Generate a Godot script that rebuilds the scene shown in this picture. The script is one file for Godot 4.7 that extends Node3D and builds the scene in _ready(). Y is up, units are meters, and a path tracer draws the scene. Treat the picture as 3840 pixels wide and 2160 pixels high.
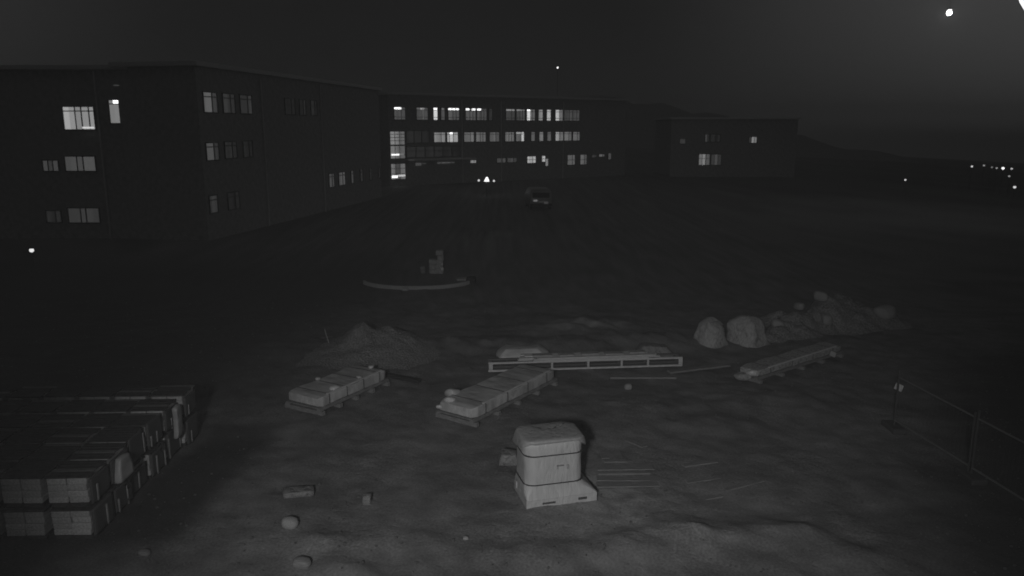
extends Node3D
# Night view over a building site, as a surveillance camera on a mast sees it.

const SKY_BASE := 0.0088
const SKY_RIGHT := 0.040
const SKY_LEFT := 0.017
const FOG := 0.0016
const LAMP_X := -1.6
const LAMP_Z := 4.0
const LAMP_E := 112.0
const LAMP_CONE := 29.5
const AIM := Vector3(0.8, 0.0, -15.0)

var rng := RandomNumberGenerator.new()
var bump := FastNoiseLite.new()
var mats := {}
var used := {}
var unit_box: BoxMesh

# ---------------------------------------------------------------- materials
func grey(v: float) -> Color:
	return Color(v, v, v).linear_to_srgb()

func tex(freq: float, lo: float, hi: float, oct: int, sx := 1.0, sy := 1.0, contrast := 1.0, size := 256, sd := 1) -> ImageTexture:
	var n := FastNoiseLite.new()
	n.seed = sd
	n.frequency = freq
	n.fractal_octaves = oct
	n.noise_type = FastNoiseLite.TYPE_SIMPLEX_SMOOTH
	var im := Image.create(size, size, false, Image.FORMAT_RGB8)
	for y in size:
		for x in size:
			# seamless by crossfading two shifted samples
			var fx := float(x) / size
			var fy := float(y) / size
			var a := n.get_noise_2d(x * sx, y * sy) * (1 - fx) + n.get_noise_2d((x - size) * sx, y * sy) * fx
			var b := n.get_noise_2d(x * sx, (y - size) * sy) * (1 - fx) + n.get_noise_2d((x - size) * sx, (y - size) * sy) * fx
			var v := clampf((a * (1 - fy) + b * fy) * contrast + 0.5, 0.0, 1.0)
			im.set_pixel(x, y, grey(lerpf(lo, hi, v)))
	return ImageTexture.create_from_image(im)

func mat(called: String, albedo: float, rough := 0.9) -> StandardMaterial3D:
	if mats.has(called):
		return mats[called]
	var m := StandardMaterial3D.new()
	m.resource_name = called
	m.albedo_color = grey(albedo)
	m.roughness = rough
	mats[called] = m
	return m

func grain(m: StandardMaterial3D, t: ImageTexture, scale: Vector3, relief: ImageTexture = null, depth := 0.5) -> StandardMaterial3D:
	m.albedo_texture = t
	m.uv1_triplanar = true
	m.uv1_scale = scale
	if relief:
		m.heightmap_enabled = true
		m.heightmap_texture = relief
		m.heightmap_scale = depth
	return m

# a material that glows as bright as the picture value v (0..255) of a lit window or lamp
func lit(v: float, boost := 1.0) -> StandardMaterial3D:
	var q := int(round(v / 4.0)) * 4
	var called := "glow_%d_%d" % [q, int(boost * 10)]
	if mats.has(called):
		return mats[called]
	var m := StandardMaterial3D.new()
	m.resource_name = called
	m.albedo_color = grey(0.1)
	m.roughness = 0.5
	m.emission_enabled = true
	m.emission = Color.WHITE
	m.emission_energy_multiplier = maxf(pow((q / 255.0 + 0.055) / 1.055, 2.4) - 0.0105, 0.001) * boost
	mats[called] = m
	return m

# ---------------------------------------------------------------- shapes
func st() -> SurfaceTool:
	var s := SurfaceTool.new()
	s.begin(Mesh.PRIMITIVE_TRIANGLES)
	return s

func tri(s: SurfaceTool, a: Vector3, b: Vector3, c: Vector3, out: Vector3) -> void:
	if (b - a).cross(c - a).dot(out) > 0:
		var k := b
		b = c
		c = k
	for p in [a, b, c]:
		s.add_vertex(p)

func quad(s: SurfaceTool, a: Vector3, b: Vector3, c: Vector3, d: Vector3, out: Vector3) -> void:
	tri(s, a, b, c, out)
	tri(s, a, c, d, out)

# box with chamfered edges
func cham(s: SurfaceTool, c: Vector3, size: Vector3, b := 0.006, turn := Basis()) -> void:
	s.set_smooth_group(-1)
	var h := size * 0.5
	b = minf(b, minf(h.x, minf(h.y, h.z)) * 0.6)
	var P := func(sx: float, sy: float, sz: float, ax: int) -> Vector3:
		var p := Vector3(sx * (h.x - b), sy * (h.y - b), sz * (h.z - b))
		p[ax] += b * [sx, sy, sz][ax]
		return c + turn * p
	for ax in 3:
		var u := (ax + 1) % 3
		var w := (ax + 2) % 3
		for sg in [-1.0, 1.0]:
			var q := []
			for k in [[-1.0, -1.0], [1.0, -1.0], [1.0, 1.0], [-1.0, 1.0]]:
				var e := [0.0, 0.0, 0.0]
				e[ax] = sg
				e[u] = k[0]
				e[w] = k[1]
				q.append(P.call(e[0], e[1], e[2], ax))
			var n := Vector3.ZERO
			n[ax] = sg
			quad(s, q[0], q[1], q[2], q[3], turn * n)
		# the edges that run along ax
		for su in [-1.0, 1.0]:
			for sw in [-1.0, 1.0]:
				var q := []
				for k in [[-1.0, u], [1.0, u], [1.0, w], [-1.0, w]]:
					var e := [0.0, 0.0, 0.0]
					e[ax] = k[0]
					e[u] = su
					e[w] = sw
					q.append(P.call(e[0], e[1], e[2], k[1]))
				var n := Vector3.ZERO
				n[u] = su
				n[w] = sw
				quad(s, q[0], q[1], q[2], q[3], turn * n)
	for sx in [-1.0, 1.0]:
		for sy in [-1.0, 1.0]:
			for sz in [-1.0, 1.0]:
				tri(s, P.call(sx, sy, sz, 0), P.call(sx, sy, sz, 1), P.call(sx, sy, sz, 2), turn * Vector3(sx, sy, sz))

func box(c: Vector3, size: Vector3, b := 0.006, turn := Basis()) -> SurfaceTool:
	var s := st()
	cham(s, c, size, b, turn)
	return s

func cyl(s: SurfaceTool, a: Vector3, b: Vector3, r0: float, r1: float, n := 8) -> void:
	s.set_smooth_group(-1)
	var d := (b - a).normalized()
	var x := d.cross(Vector3.RIGHT if absf(d.x) < 0.8 else Vector3.UP).normalized()
	var y := d.cross(x)
	for i in n:
		var p := x * cos(TAU * i / n) + y * sin(TAU * i / n)
		var q := x * cos(TAU * (i + 1) / n) + y * sin(TAU * (i + 1) / n)
		quad(s, a + p * r0, a + q * r0, b + q * r1, b + p * r1, p + q)
		tri(s, a, a + p * r0, a + q * r0, -d)
		tri(s, b, b + p * r1, b + q * r1, d)

func rod(a: Vector3, b: Vector3, r: float, n := 8) -> SurfaceTool:
	var s := st()
	cyl(s, a, b, r, r, n)
	return s

# rounded rectangle of 4 * n points
func ring(w: float, d: float, r: float, y: float, n := 6, off := Vector2.ZERO) -> PackedVector3Array:
	var p := PackedVector3Array()
	r = minf(r, minf(w, d) * 0.5)
	for k in 4:
		var cx: float = (w * 0.5 - r) * [1, -1, -1, 1][k]
		var cz: float = (d * 0.5 - r) * [1, 1, -1, -1][k]
		for i in n:
			var a := PI * 0.5 * (k + float(i) / (n - 1))
			p.append(Vector3(cx + cos(a) * r + off.x, y, cz + sin(a) * r + off.y))
	return p

# a smooth skin over a stack of rings, closed at the ends
func loft(rings: Array, shake := 0.0, freq := 4.0, smooth := true) -> SurfaceTool:
	var s := st()
	s.set_smooth_group(0 if smooth else -1)
	var R := []
	for r in rings:
		var o := PackedVector3Array()
		for p in r:
			o.append(p + Vector3(bump.get_noise_3d(p.x * freq * 9, p.y * freq * 9, p.z * freq * 9), 0.6 * bump.get_noise_3d(p.z * freq * 9 + 70, p.x * freq * 9, p.y * freq * 9), bump.get_noise_3d(p.y * freq * 9, p.z * freq * 9 + 40, p.x * freq * 9)) * shake)
		R.append(o)
	var mid := Vector3.ZERO
	for j in R.size():
		mid = Vector3.ZERO
		for p in R[j]:
			mid += p / R[j].size()
		if j == 0 or j == R.size() - 1:
			for i in R[j].size():
				tri(s, R[j][i], R[j][(i + 1) % R[j].size()], mid, Vector3.DOWN if j == 0 else Vector3.UP)
		if j + 1 < R.size():
			for i in R[j].size():
				var k: int = (i + 1) % R[j].size()
				var out: Vector3 = (R[j][i] + R[j][k]) * 0.5 - mid
				out.y = 0.02
				quad(s, R[j][i], R[j][k], R[j + 1][k], R[j + 1][i], out)
	return s

# box with an uneven skin, for film-wrapped goods, sacks and lumps
func lump(size: Vector3, amp: float, freq: float, seed_off: float, n := 10, round_off := 0.0, taper := 0.0) -> SurfaceTool:
	var s := st()
	s.set_smooth_group(0)
	var f := func(p: Vector3) -> Vector3:
		var q := p
		if round_off > 0:
			q = p.lerp(p.normalized() * maxf(absf(p.x), maxf(absf(p.y), absf(p.z))) if p.length() > 0 else p, round_off)
		var t := 1.0 - taper * (q.y + 1) * 0.5
		var w := Vector3(q.x * t, q.y, q.z * t) * size * 0.5
		var k := w * freq * 10.0 + Vector3.ONE * seed_off
		return w + Vector3(bump.get_noise_3d(k.x, k.y, k.z), bump.get_noise_3d(k.y + 50, k.z, k.x), bump.get_noise_3d(k.z, k.x + 90, k.y)) * amp + Vector3(0, size.y * 0.5, 0)
	for ax in 3:
		for sg in [-1.0, 1.0]:
			for i in n:
				for j in n:
					var q := []
					for k in [[0, 0], [1, 0], [1, 1], [0, 1]]:
						var e := Vector3.ZERO
						e[ax] = sg
						e[(ax + 1) % 3] = -1.0 + 2.0 * (i + k[0]) / n
						e[(ax + 2) % 3] = -1.0 + 2.0 * (j + k[1]) / n
						q.append(f.call(e))
					quad(s, q[0], q[1], q[2], q[3], (q[0] + q[2]) * 0.5 - Vector3(0, size.y * 0.5, 0))
	return s

# ---------------------------------------------------------------- objects
func numbered(called: String) -> String:
	if not used.has(called):
		used[called] = 0
		return called
	used[called] += 1
	return "%s_%03d" % [called, used[called]]

func tag(o: Node3D, label: String, category: String, group := "") -> Node3D:
	o.set_meta("label", label)
	o.set_meta("category", category)
	if group != "":
		o.set_meta("group", group)
	return o

func thing(called: String, label: String, category: String, at := Vector3.ZERO, turn := 0.0, group := "") -> Node3D:
	var o := Node3D.new()
	o.name = numbered(called)
	o.position = at
	o.rotation.y = turn
	add_child(o)
	return tag(o, label, category, group)

func part(s, called: String, m: Material, parent: Node3D = self, at := Vector3.ZERO) -> MeshInstance3D:
	var o := MeshInstance3D.new()
	if s is SurfaceTool:
		s.generate_normals()
		s.set_material(m)
		o.mesh = s.commit()
	else:
		o.mesh = s
		o.material_override = m
	o.name = numbered(called) if parent == self else called
	o.position = at
	parent.add_child(o, true)
	return o

# plain box that shares one mesh: for the far buildings
func slab(called: String, m: Material, parent: Node3D, c: Vector3, size: Vector3) -> MeshInstance3D:
	var o := MeshInstance3D.new()
	o.mesh = unit_box
	o.material_override = m
	o.name = called
	o.position = c
	o.scale = size
	parent.add_child(o, true)
	return o

func dup(o: Node3D, at: Vector3, turn: float, label: String) -> Node3D:
	var c: Node3D = o.duplicate()
	c.name = numbered(String(o.name).rstrip("0123456789").rstrip("_"))
	add_child(c)
	c.position = at
	c.rotation.y = turn
	c.set_meta("label", label)
	return c

# ---------------------------------------------------------------- the ground
var mounds := [[2.9, -11.45, 1.1, 0.42, 0.16], [1.9, -11.1, 0.8, 0.4, 0.10], [4.6, -11.5, 0.75, 0.4, 0.14], [0.7, -10.95, 0.9, 0.45, 0.10], [-2.9, -11.3, 1.7, 0.4, 0.08], [-2.5, -10.5, 0.5, 0.4, 0.14], [5.3, -10.9, 0.5, 0.4, 0.1],
	[-1.0, -22.6, 6.5, 0.8, 0.22], [2.5, -24.5, 2.2, 1.3, 0.35], [4.5, -23.0, 2.0, 0.8, 0.25], [-1.2, -44.0, 2.5, 3.5, 0.5], [0.4, -42.0, 1.6, 2.0, 0.4], [3.2, -17.4, 2.6, 1.0, 0.12], [6.5, -18.0, 2.0, 0.9, 0.12], [4.4, -16.2, 1.4, 0.5, 0.08]]

func hgt(x: float, z: float) -> float:
	var h := bump.get_noise_2d(x * 16, z * 16) * 0.07 + bump.get_noise_2d(x * 75 + 300, z * 75) * 0.013
	for m in mounds:
		var d: float = ((x - m[0]) / m[2]) ** 2 + ((z - m[1]) / m[3]) ** 2
		if d < 4.0:
			h += m[4] * exp(-d * 1.4) * (1.0 + 0.5 * bump.get_noise_2d(x * 40, z * 40))
	# wheel ruts that swing through the yard
	for off in [-1.9, -0.3]:
		var cx: float = off - 0.9 * sin((z + 10.0) * 0.16)
		h -= 0.045 * exp(-((x - cx) / 0.16) ** 2) * smoothstep(-27.0, -22.0, z) * (0.6 + bump.get_noise_2d(x * 30, z * 30))
	if x > 40:
		h -= (x - 40) * 0.055
	return h

func tone(x: float, z: float) -> float:
	var t := 0.20 + 0.06 * bump.get_noise_2d(x * 9 + 500, z * 9) + 0.08 * bump.get_noise_2d(x * 40, z * 40 + 900)
	# dark band on the ground beside the block packs
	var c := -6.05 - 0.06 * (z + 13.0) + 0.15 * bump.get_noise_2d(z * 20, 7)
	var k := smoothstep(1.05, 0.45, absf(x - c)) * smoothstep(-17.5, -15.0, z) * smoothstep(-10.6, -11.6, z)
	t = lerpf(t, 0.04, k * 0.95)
	t = lerpf(t, 0.06, smoothstep(-6.3, -7.6, x) * smoothstep(-13.0, -12.0, z) * 0.9)  # left front corner painted darker, like the fading edge of the light
	# pale dried mud and dust
	for p in [[1.9, -12.6, 1.4, 1.5, 0.2], [1.9, -15.6, 0.9, 0.7, 0.08], [-2.9, -11.3, 1.7, 0.35, 0.07], [2.9, -11.5, 1.1, 0.3, 0.07], [4.6, -11.6, 0.7, 0.25, 0.07], [-1.2, -44.0, 2.5, 3.5, 0.2], [2.5, -24.6, 1.8, 0.8, 0.15]]:
		var d: float = ((x - p[0]) / p[2]) ** 2 + ((z - p[1]) / p[3]) ** 2
		t += p[4] * exp(-d * 1.2) * (0.75 + bump.get_noise_2d(x * 60, z * 60))
	# fading light painted into the soil: darker left of the yard and lower right
	var vignette := smoothstep(-5.0, -9.5, x + (z + 18.0) * 0.12) * smoothstep(-15.0, -18.5, z) * smoothstep(-44.0, -34.0, z) + smoothstep(0.0, 2.6, x - 5.0 - maxf(0.0, -10.8 - z) * 0.6 + bump.get_noise_2d(z * 20, 77)) * smoothstep(-24.0, -20.0, z)
	t = lerpf(t, 0.07, clampf(vignette, 0.0, 1.0) * 0.9)
	return clampf(t, 0.04, 0.5)

func axis(lo: float, hi: float, step: float, far_lo: float, far_hi: float) -> PackedFloat32Array:
	var a := PackedFloat32Array()
	var p := lo
	var d := step
	while p > far_lo:
		d *= 1.22
		p -= d
		a.append(p)
	a.reverse()
	p = lo
	while p < hi:
		a.append(p)
		p += step
	d = step
	while p < far_hi:
		a.append(p)
		d *= 1.22
		p += d
	return a

func ground(m: Material) -> void:
	var xs := axis(-13, 14, 0.14, -430, 430)
	var zs := axis(-27, -8, 0.12, -420, 60)
	var s := st()
	s.set_smooth_group(0)
	var w := xs.size()
	for z in zs:
		for x in xs:
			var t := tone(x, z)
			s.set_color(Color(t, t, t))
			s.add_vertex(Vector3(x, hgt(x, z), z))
	for j in zs.size() - 1:
		for i in w - 1:
			var a := j * w + i
			for k in [a, a + 1, a + w + 1, a, a + w + 1, a + w]:
				s.add_index(k)
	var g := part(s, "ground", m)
	g.set_meta("kind", "structure")

# ---------------------------------------------------------------- buildings
# a lit window on a facade whose frame is X (x along the wall, y up, z out of it)
func window(b: Node3D, X: Transform3D, u: float, y: float, w: float, h: float, panes: Array, bars: Array, lamps: Array) -> void:
	var s := st()
	for e in [[w * 0.5, -0.03, w + 0.12, 0.06], [w * 0.5, h + 0.03, w + 0.12, 0.06], [-0.03, h * 0.5, 0.06, h], [w + 0.03, h * 0.5, 0.06, h]]:
		cham(s, Vector3(e[0], e[1], 0.035), Vector3(e[2], e[3], 0.07), 0.004)
	for f in bars:
		cham(s, Vector3(w * 0.5, h * f, 0.045), Vector3(w, 0.055, 0.05), 0.004)
	for i in panes.size() - 1:
		var x: float = (panes[i][1] + panes[i + 1][0]) * 0.5 * w
		cham(s, Vector3(x, h * 0.5, 0.042), Vector3(0.05, h, 0.05), 0.004)
	var o := part(s, "window", mat("frame_metal", 0.07, 0.6), b)
	o.transform = X * Transform3D(Basis(), Vector3(u, y, 0))
	for p in panes:
		var n := maxi(1, int(round((p[1] - p[0]) * w / 0.32)))
		for i in n:
			var a: float = lerpf(p[0], p[1], float(i) / n) * w
			var c: float = lerpf(p[0], p[1], float(i + 1) / n) * w
			slab("pane", lit(p[2] * rng.randf_range(0.9, 1.06)), o, Vector3((a + c) * 0.5, h * 0.5, 0.012), Vector3(c - a, h, 0.016))
	for l in lamps:
		slab("ceiling_lamp", lit(l[2], 2.0 if l[2] > 230 else 1.0), o, Vector3((l[0] + l[1]) * 0.5 * w, h - 0.1, 0.035), Vector3((l[1] - l[0]) * w, 0.2, 0.025))

func light_strip(b: Node3D, X: Transform3D, u: float, y: float, w: float, h: float, v: float) -> void:
	var o := slab("light_strip", lit(v, 1.6 if v > 230 else 1.0), b, Vector3.ZERO, Vector3.ONE)
	o.transform = X * Transform3D(Basis.from_scale(Vector3(w, h, 0.06)), Vector3(u + w * 0.5, y + h * 0.5, 0.11))

func wall(b: Node3D, X: Transform3D, u0: float, u1: float, top: float, deep: float) -> void:
	var m: StandardMaterial3D = mats["plaster"]
	var o := part(box(Vector3((u0 + u1) * 0.5, top * 0.5 - 0.5, -deep * 0.5), Vector3(u1 - u0, top + 1.0, deep), 0.02), "wall", m, b)
	o.transform = X
	var r := part(box(Vector3((u0 + u1) * 0.5, top + 0.14, -deep * 0.5), Vector3(u1 - u0 + 0.5, 0.26, deep + 0.5), 0.02), "roof", mat("roof_sheet", 0.8, 0.9), b)
	r.transform = X

func facade(p: Vector3, q: Vector3) -> Transform3D:
	var u := (q - p).normalized()
	return Transform3D(Basis(u, Vector3.UP, u.cross(Vector3.UP)), p)

func buildings() -> void:
	grain(mat("plaster", 0.48, 0.95), tex(0.03, 0.7, 1.0, 4, 1, 1, 1.0, 256, 3), Vector3.ONE * 0.3)
	var b := thing("office_building", "long three-storey angled building with rows of lit windows", "building")
	var C := facade(Vector3(-13.82, 0, -88), Vector3(9.13, 0, -104))
	var L := facade(Vector3(-17.8, 0, -45), Vector3(-12.65, 0, -73.5))
	var E := facade(Vector3(-30, 0, -46), Vector3(-18, 0, -46))
	wall(b, C, 0.05, 36.0, 10.1, 14.0)
	wall(b, L, 0.0, 30.0, 9.9, 5.0)
	wall(b, E, -4.0, 11.3, 9.75, 16.0)
	for e in [[C, 9.6], [C, 15.2], [C, 24.9], [L, 7.3], [L, 16.6], [E, 6.0], [E, 10.6]]:
		var d := part(rod(Vector3(e[1], -0.5, 0.08), Vector3(e[1], 9.7, 0.08), 0.05), "downpipe", mat("roof_sheet", 0.8, 0.9), b)
		d.transform = e[0]
	# canopy over the entrance
	var k := part(box(Vector3(6.4, 2.95, 0.9), Vector3(8.2, 0.16, 1.7), 0.02), "canopy", mat("roof_sheet", 0.8, 0.9), b)
	k.transform = C
	window(b, C, 0.81, 7.42, 1.34, 1.32, [[0, 0.62, 78], [0.66, 1, 75]], [0.2, 0.82], [[0.02, 0.68, 255]])
	window(b, C, 3.62, 7.42, 1.42, 1.32, [[0, 0.5, 72], [0.53, 0.62, 120], [0.65, 1, 76]], [0.2, 0.82], [[0.35, 0.7, 165], [0.02, 0.3, 95]])
	window(b, C, 5.81, 7.42, 0.50, 1.32, [[0, 1, 225]], [0.2, 0.82], [[0.02, 0.9, 255]])
	window(b, C, 6.82, 7.42, 0.46, 1.32, [[0, 1, 76]], [0.2, 0.82], [[0.3, 0.7, 115]])
	window(b, C, 7.78, 7.42, 1.45, 1.32, [[0, 0.4, 88], [0.44, 0.7, 84], [0.74, 1, 82]], [0.2, 0.82], [[0, 0.28, 255], [0.34, 0.62, 255], [0.68, 0.96, 250]])
	window(b, C, 10.15, 7.42, 1.38, 1.32, [[0, 0.4, 85], [0.44, 0.7, 95], [0.74, 1, 92]], [0.2, 0.82], [[0.02, 0.36, 250], [0.64, 0.96, 255]])
	window(b, C, 11.73, 7.42, 1.35, 1.32, [[0, 0.4, 81], [0.44, 0.7, 72], [0.74, 1, 77]], [0.2, 0.82], [[0.02, 0.42, 255]])
	window(b, C, 13.46, 7.42, 0.43, 1.32, [[0, 1, 50]], [0.2, 0.82], [])
	window(b, C, 15.94, 7.42, 1.30, 1.32, [[0, 0.62, 66], [0.66, 1, 65]], [0.2, 0.82], [[0.02, 0.95, 140]])
	window(b, C, 17.50, 7.42, 1.26, 1.32, [[0, 0.4, 70], [0.44, 0.7, 82], [0.74, 1, 80]], [0.2, 0.82], [[0.02, 0.6, 130], [0.66, 0.95, 110]])
	window(b, C, 19.10, 7.42, 1.22, 1.32, [[0, 0.42, 225], [0.46, 0.66, 120], [0.7, 1, 105]], [0.2, 0.82], [[0.02, 0.4, 240]])
	window(b, C, 20.92, 7.42, 0.63, 1.32, [[0, 1, 135]], [0.2, 0.82], [])
	window(b, C, 22.23, 7.42, 0.60, 1.32, [[0, 1, 177]], [0.2, 0.82], [])
	window(b, C, 23.63, 7.42, 1.16, 1.32, [[0, 0.52, 185], [0.56, 1, 105]], [0.2, 0.82], [])
	window(b, C, 25.05, 7.42, 1.32, 1.32, [[0, 0.62, 70], [0.66, 1, 72]], [0.2, 0.82], [])
	window(b, C, 26.43, 7.42, 1.13, 1.32, [[0, 0.62, 75], [0.66, 1, 77]], [0.2, 0.82], [])
	window(b, C, 5.83, 4.88, 1.46, 1.09, [[0, 0.62, 126], [0.66, 1, 126]], [0.8], [])
	window(b, C, 7.57, 4.88, 1.44, 1.09, [[0, 0.2, 165], [0.22, 0.55, 200], [0.58, 1, 150]], [0.8], [[0.25, 0.5, 255]])
	window(b, C, 9.90, 4.88, 1.35, 1.09, [[0, 0.62, 97], [0.66, 1, 109]], [0.8], [])
	window(b, C, 11.57, 4.88, 1.36, 1.09, [[0, 0.4, 110], [0.44, 0.7, 107], [0.74, 1, 99]], [0.8], [])
	window(b, C, 13.54, 4.88, 1.36, 1.09, [[0, 0.62, 96], [0.66, 1, 88]], [0.8], [])
	window(b, C, 15.81, 4.88, 1.31, 1.09, [[0, 0.4, 110], [0.44, 0.7, 109], [0.74, 1, 102]], [0.8], [])
	window(b, C, 17.44, 4.88, 1.20, 1.09, [[0, 0.62, 92], [0.68, 1, 205]], [0.8], [[0, 0.6, 165]])
	window(b, C, 19.78, 4.88, 0.55, 1.09, [[0, 1, 96]], [0.8], [])
	window(b, C, 21.06, 4.88, 0.59, 1.09, [[0, 1, 120]], [0.8], [])
	window(b, C, 22.33, 4.88, 0.58, 1.09, [[0, 1, 95]], [0.8], [])
	window(b, C, 23.67, 4.88, 1.23, 1.09, [[0, 0.5, 150], [0.55, 1, 105]], [0.8], [])
	window(b, C, 25.10, 4.88, 1.18, 1.09, [[0, 0.62, 107], [0.66, 1, 106]], [0.8], [])
	window(b, C, 26.55, 4.88, 1.13, 1.09, [[0, 0.62, 101], [0.66, 1, 99]], [0.8], [])
	window(b, C, 10.73, 2.36, 0.80, 0.31, [[0, 0.62, 141], [0.66, 1, 136]], [], [])
	window(b, C, 14.57, 2.31, 1.29, 0.51, [[0, 0.62, 71], [0.66, 1, 73]], [], [])
	window(b, C, 16.13, 2.31, 1.39, 0.51, [[0, 0.62, 71], [0.66, 1, 60]], [], [])
	window(b, C, 19.19, 2.15, 1.30, 0.80, [[0, 0.62, 169], [0.66, 1, 193]], [0.5], [])
	window(b, C, 21.50, 2.25, 0.50, 0.72, [[0, 1, 183]], [0.5], [])
	window(b, C, 22.08, 1.70, 0.40, 0.90, [[0, 1, 129]], [], [])
	window(b, C, 25.71, 1.75, 1.23, 1.25, [[0, 0.62, 98], [0.66, 1, 95]], [0.5], [])
	window(b, C, 27.88, 1.75, 1.08, 1.25, [[0, 0.62, 103], [0.66, 1, 86]], [0.5], [])
	window(b, C, 29.85, 2.60, 0.83, 0.35, [[0, 0.62, 58], [0.66, 1, 55]], [], [])
	window(b, C, 31.14, 2.70, 0.96, 0.30, [[0, 0.62, 97], [0.66, 1, 90]], [], [])
	window(b, C, 32.80, 2.30, 0.51, 0.80, [[0, 1, 68]], [], [])
	window(b, C, 0.22, 4.66, 1.78, 1.42, [[0, 0.3, 138], [0.33, 0.62, 122], [0.65, 1, 106]], [0.3, 0.55, 0.8], [])
	window(b, C, 0.22, 3.12, 1.78, 1.38, [[0, 0.3, 116], [0.33, 0.62, 108], [0.65, 1, 94]], [0.3], [])
	window(b, C, 0.22, 0.80, 1.76, 1.70, [[0, 0.3, 116], [0.33, 0.62, 74], [0.65, 1, 106]], [0.35, 0.7], [])
	light_strip(b, C, 0.28, 3.46, 0.95, 0.16, 250)
	light_strip(b, C, 1.3, 3.5, 0.5, 0.14, 120)
	light_strip(b, C, 0.26, 0.95, 0.7, 0.26, 250)
	light_strip(b, C, 1.02, 1.08, 0.9, 0.2, 200)
	window(b, C, 2.25, 4.84, 0.96, 1.32, [[0, 1, 43]], [], [])
	window(b, C, 3.23, 4.84, 0.96, 1.32, [[0, 1, 42]], [], [])
	window(b, C, 4.21, 4.84, 0.96, 1.32, [[0, 1, 41]], [], [])
	window(b, C, 2.25, 3.20, 1.16, 1.18, [[0, 1, 46]], [0.6], [])
	window(b, C, 3.43, 3.20, 1.16, 1.18, [[0, 1, 45]], [0.6], [])
	window(b, C, 4.61, 3.20, 1.16, 1.18, [[0, 1, 44]], [0.6], [])
	window(b, C, 5.79, 3.20, 1.16, 1.18, [[0, 1, 41]], [0.6], [])
	window(b, C, 6.97, 3.20, 1.16, 1.18, [[0, 1, 38]], [0.6], [])
	window(b, C, 8.15, 3.20, 1.16, 1.18, [[0, 1, 35]], [0.6], [])
	light_strip(b, C, 3.3, 2.25, 0.7, 0.3, 72)
	light_strip(b, C, 4.05, 2.4, 0.6, 0.12, 55)
	light_strip(b, C, 6.15, 2.42, 0.5, 0.13, 76)
	light_strip(b, C, 6.75, 2.42, 0.5, 0.13, 84)
	light_strip(b, C, 7.35, 2.42, 0.5, 0.13, 80)
	light_strip(b, C, 7.95, 2.42, 0.5, 0.13, 62)
	window(b, L, 0.57, 7.40, 1.38, 1.10, [[0, 0.6, 98], [0.66, 1, 58]], [0.78], [])
	window(b, L, 2.64, 7.40, 1.31, 1.10, [[0, 0.62, 55], [0.66, 1, 50]], [0.78], [])
	window(b, L, 4.62, 7.40, 1.42, 1.10, [[0, 0.62, 50], [0.66, 1, 53]], [0.78], [])
	window(b, L, 10.70, 7.45, 1.52, 1.05, [[0, 0.62, 36], [0.66, 1, 36]], [0.6], [])
	window(b, L, 13.00, 7.45, 0.97, 1.05, [[0, 0.62, 38], [0.66, 1, 42]], [0.6], [])
	window(b, L, 14.92, 7.45, 1.05, 1.05, [[0, 0.62, 41], [0.66, 1, 38]], [0.6], [])
	window(b, L, 0.46, 4.66, 1.27, 0.96, [[0, 0.6, 78], [0.66, 1, 54]], [0.78], [])
	window(b, L, 2.47, 4.70, 1.32, 0.95, [[0, 0.62, 43], [0.66, 1, 42]], [0.78], [])
	window(b, L, 4.64, 4.70, 1.11, 0.95, [[0, 0.62, 40], [0.66, 1, 36]], [0.78], [])
	window(b, L, 0.37, 1.60, 0.80, 0.98, [[0, 1, 51]], [0.75], [])
	window(b, L, 2.40, 1.60, 1.30, 0.98, [[0, 0.62, 35], [0.66, 1, 35]], [0.75], [])
	window(b, L, 17.66, 1.84, 0.95, 1.03, [[0, 0.62, 77], [0.66, 1, 80]], [0.78], [])
	window(b, L, 19.62, 1.84, 1.28, 1.03, [[0, 0.62, 77], [0.66, 1, 83]], [0.78], [])
	window(b, L, 22.30, 1.84, 0.50, 1.03, [[0, 1, 63]], [0.78], [])
	window(b, L, 24.44, 1.84, 0.60, 1.03, [[0, 1, 48]], [0.78], [])
	window(b, L, 26.80, 1.84, 0.40, 1.03, [[0, 1, 47]], [0.78], [])
	window(b, L, 29.10, 1.84, 0.40, 1.03, [[0, 1, 43]], [0.78], [])
	window(b, E, 3.98, 6.42, 1.76, 1.26, [[0, 0.37, 158], [0.4, 0.57, 140], [0.61, 0.82, 150], [0.86, 1, 138]], [0.82], [])
	light_strip(b, E, 5.05, 6.46, 0.65, 0.1, 210)  # no lamp: glowing strip painted in as the bright window sill
	window(b, E, 6.69, 6.78, 0.55, 1.28, [[0, 1, 135]], [0.84], [[0.45, 1, 255]])
	window(b, E, 2.45, 4.03, 0.87, 0.58, [[0, 0.3, 72], [0.36, 0.62, 58], [0.68, 1, 70]], [], [])
	window(b, E, 3.77, 4.03, 1.74, 0.81, [[0, 0.38, 78], [0.41, 0.58, 72], [0.62, 1, 82]], [], [])
	window(b, E, 2.29, 1.00, 0.83, 0.65, [[0, 0.62, 42], [0.66, 1, 44]], [], [])
	window(b, E, 3.61, 0.98, 1.80, 0.83, [[0, 0.38, 58], [0.42, 0.55, 64], [0.6, 1, 60]], [], [])
	# lamp below the eaves of the near block; glowing strip painted as lit wall
	light_strip(b, E, 7.1, 8.86, 1.05, 0.06, 62)
	light_strip(b, E, 7.48, 8.83, 0.26, 0.19, 232)
	# second building, further off on the right
	b = thing("annex_building", "dim two-storey building with a few lit windows right of the long building", "building")
	var F := facade(Vector3(20, 0, -105), Vector3(30, 0, -105))
	wall(b, F, 1.2, 18.0, 7.6, 12.0)
	window(b, F, 2.4, 4.45, 0.7, 0.6, [[0, 1, 62]], [], [])
	window(b, F, 5.75, 4.67, 0.5, 0.98, [[0, 0.5, 66], [0.6, 1, 42]], [], [])
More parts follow.
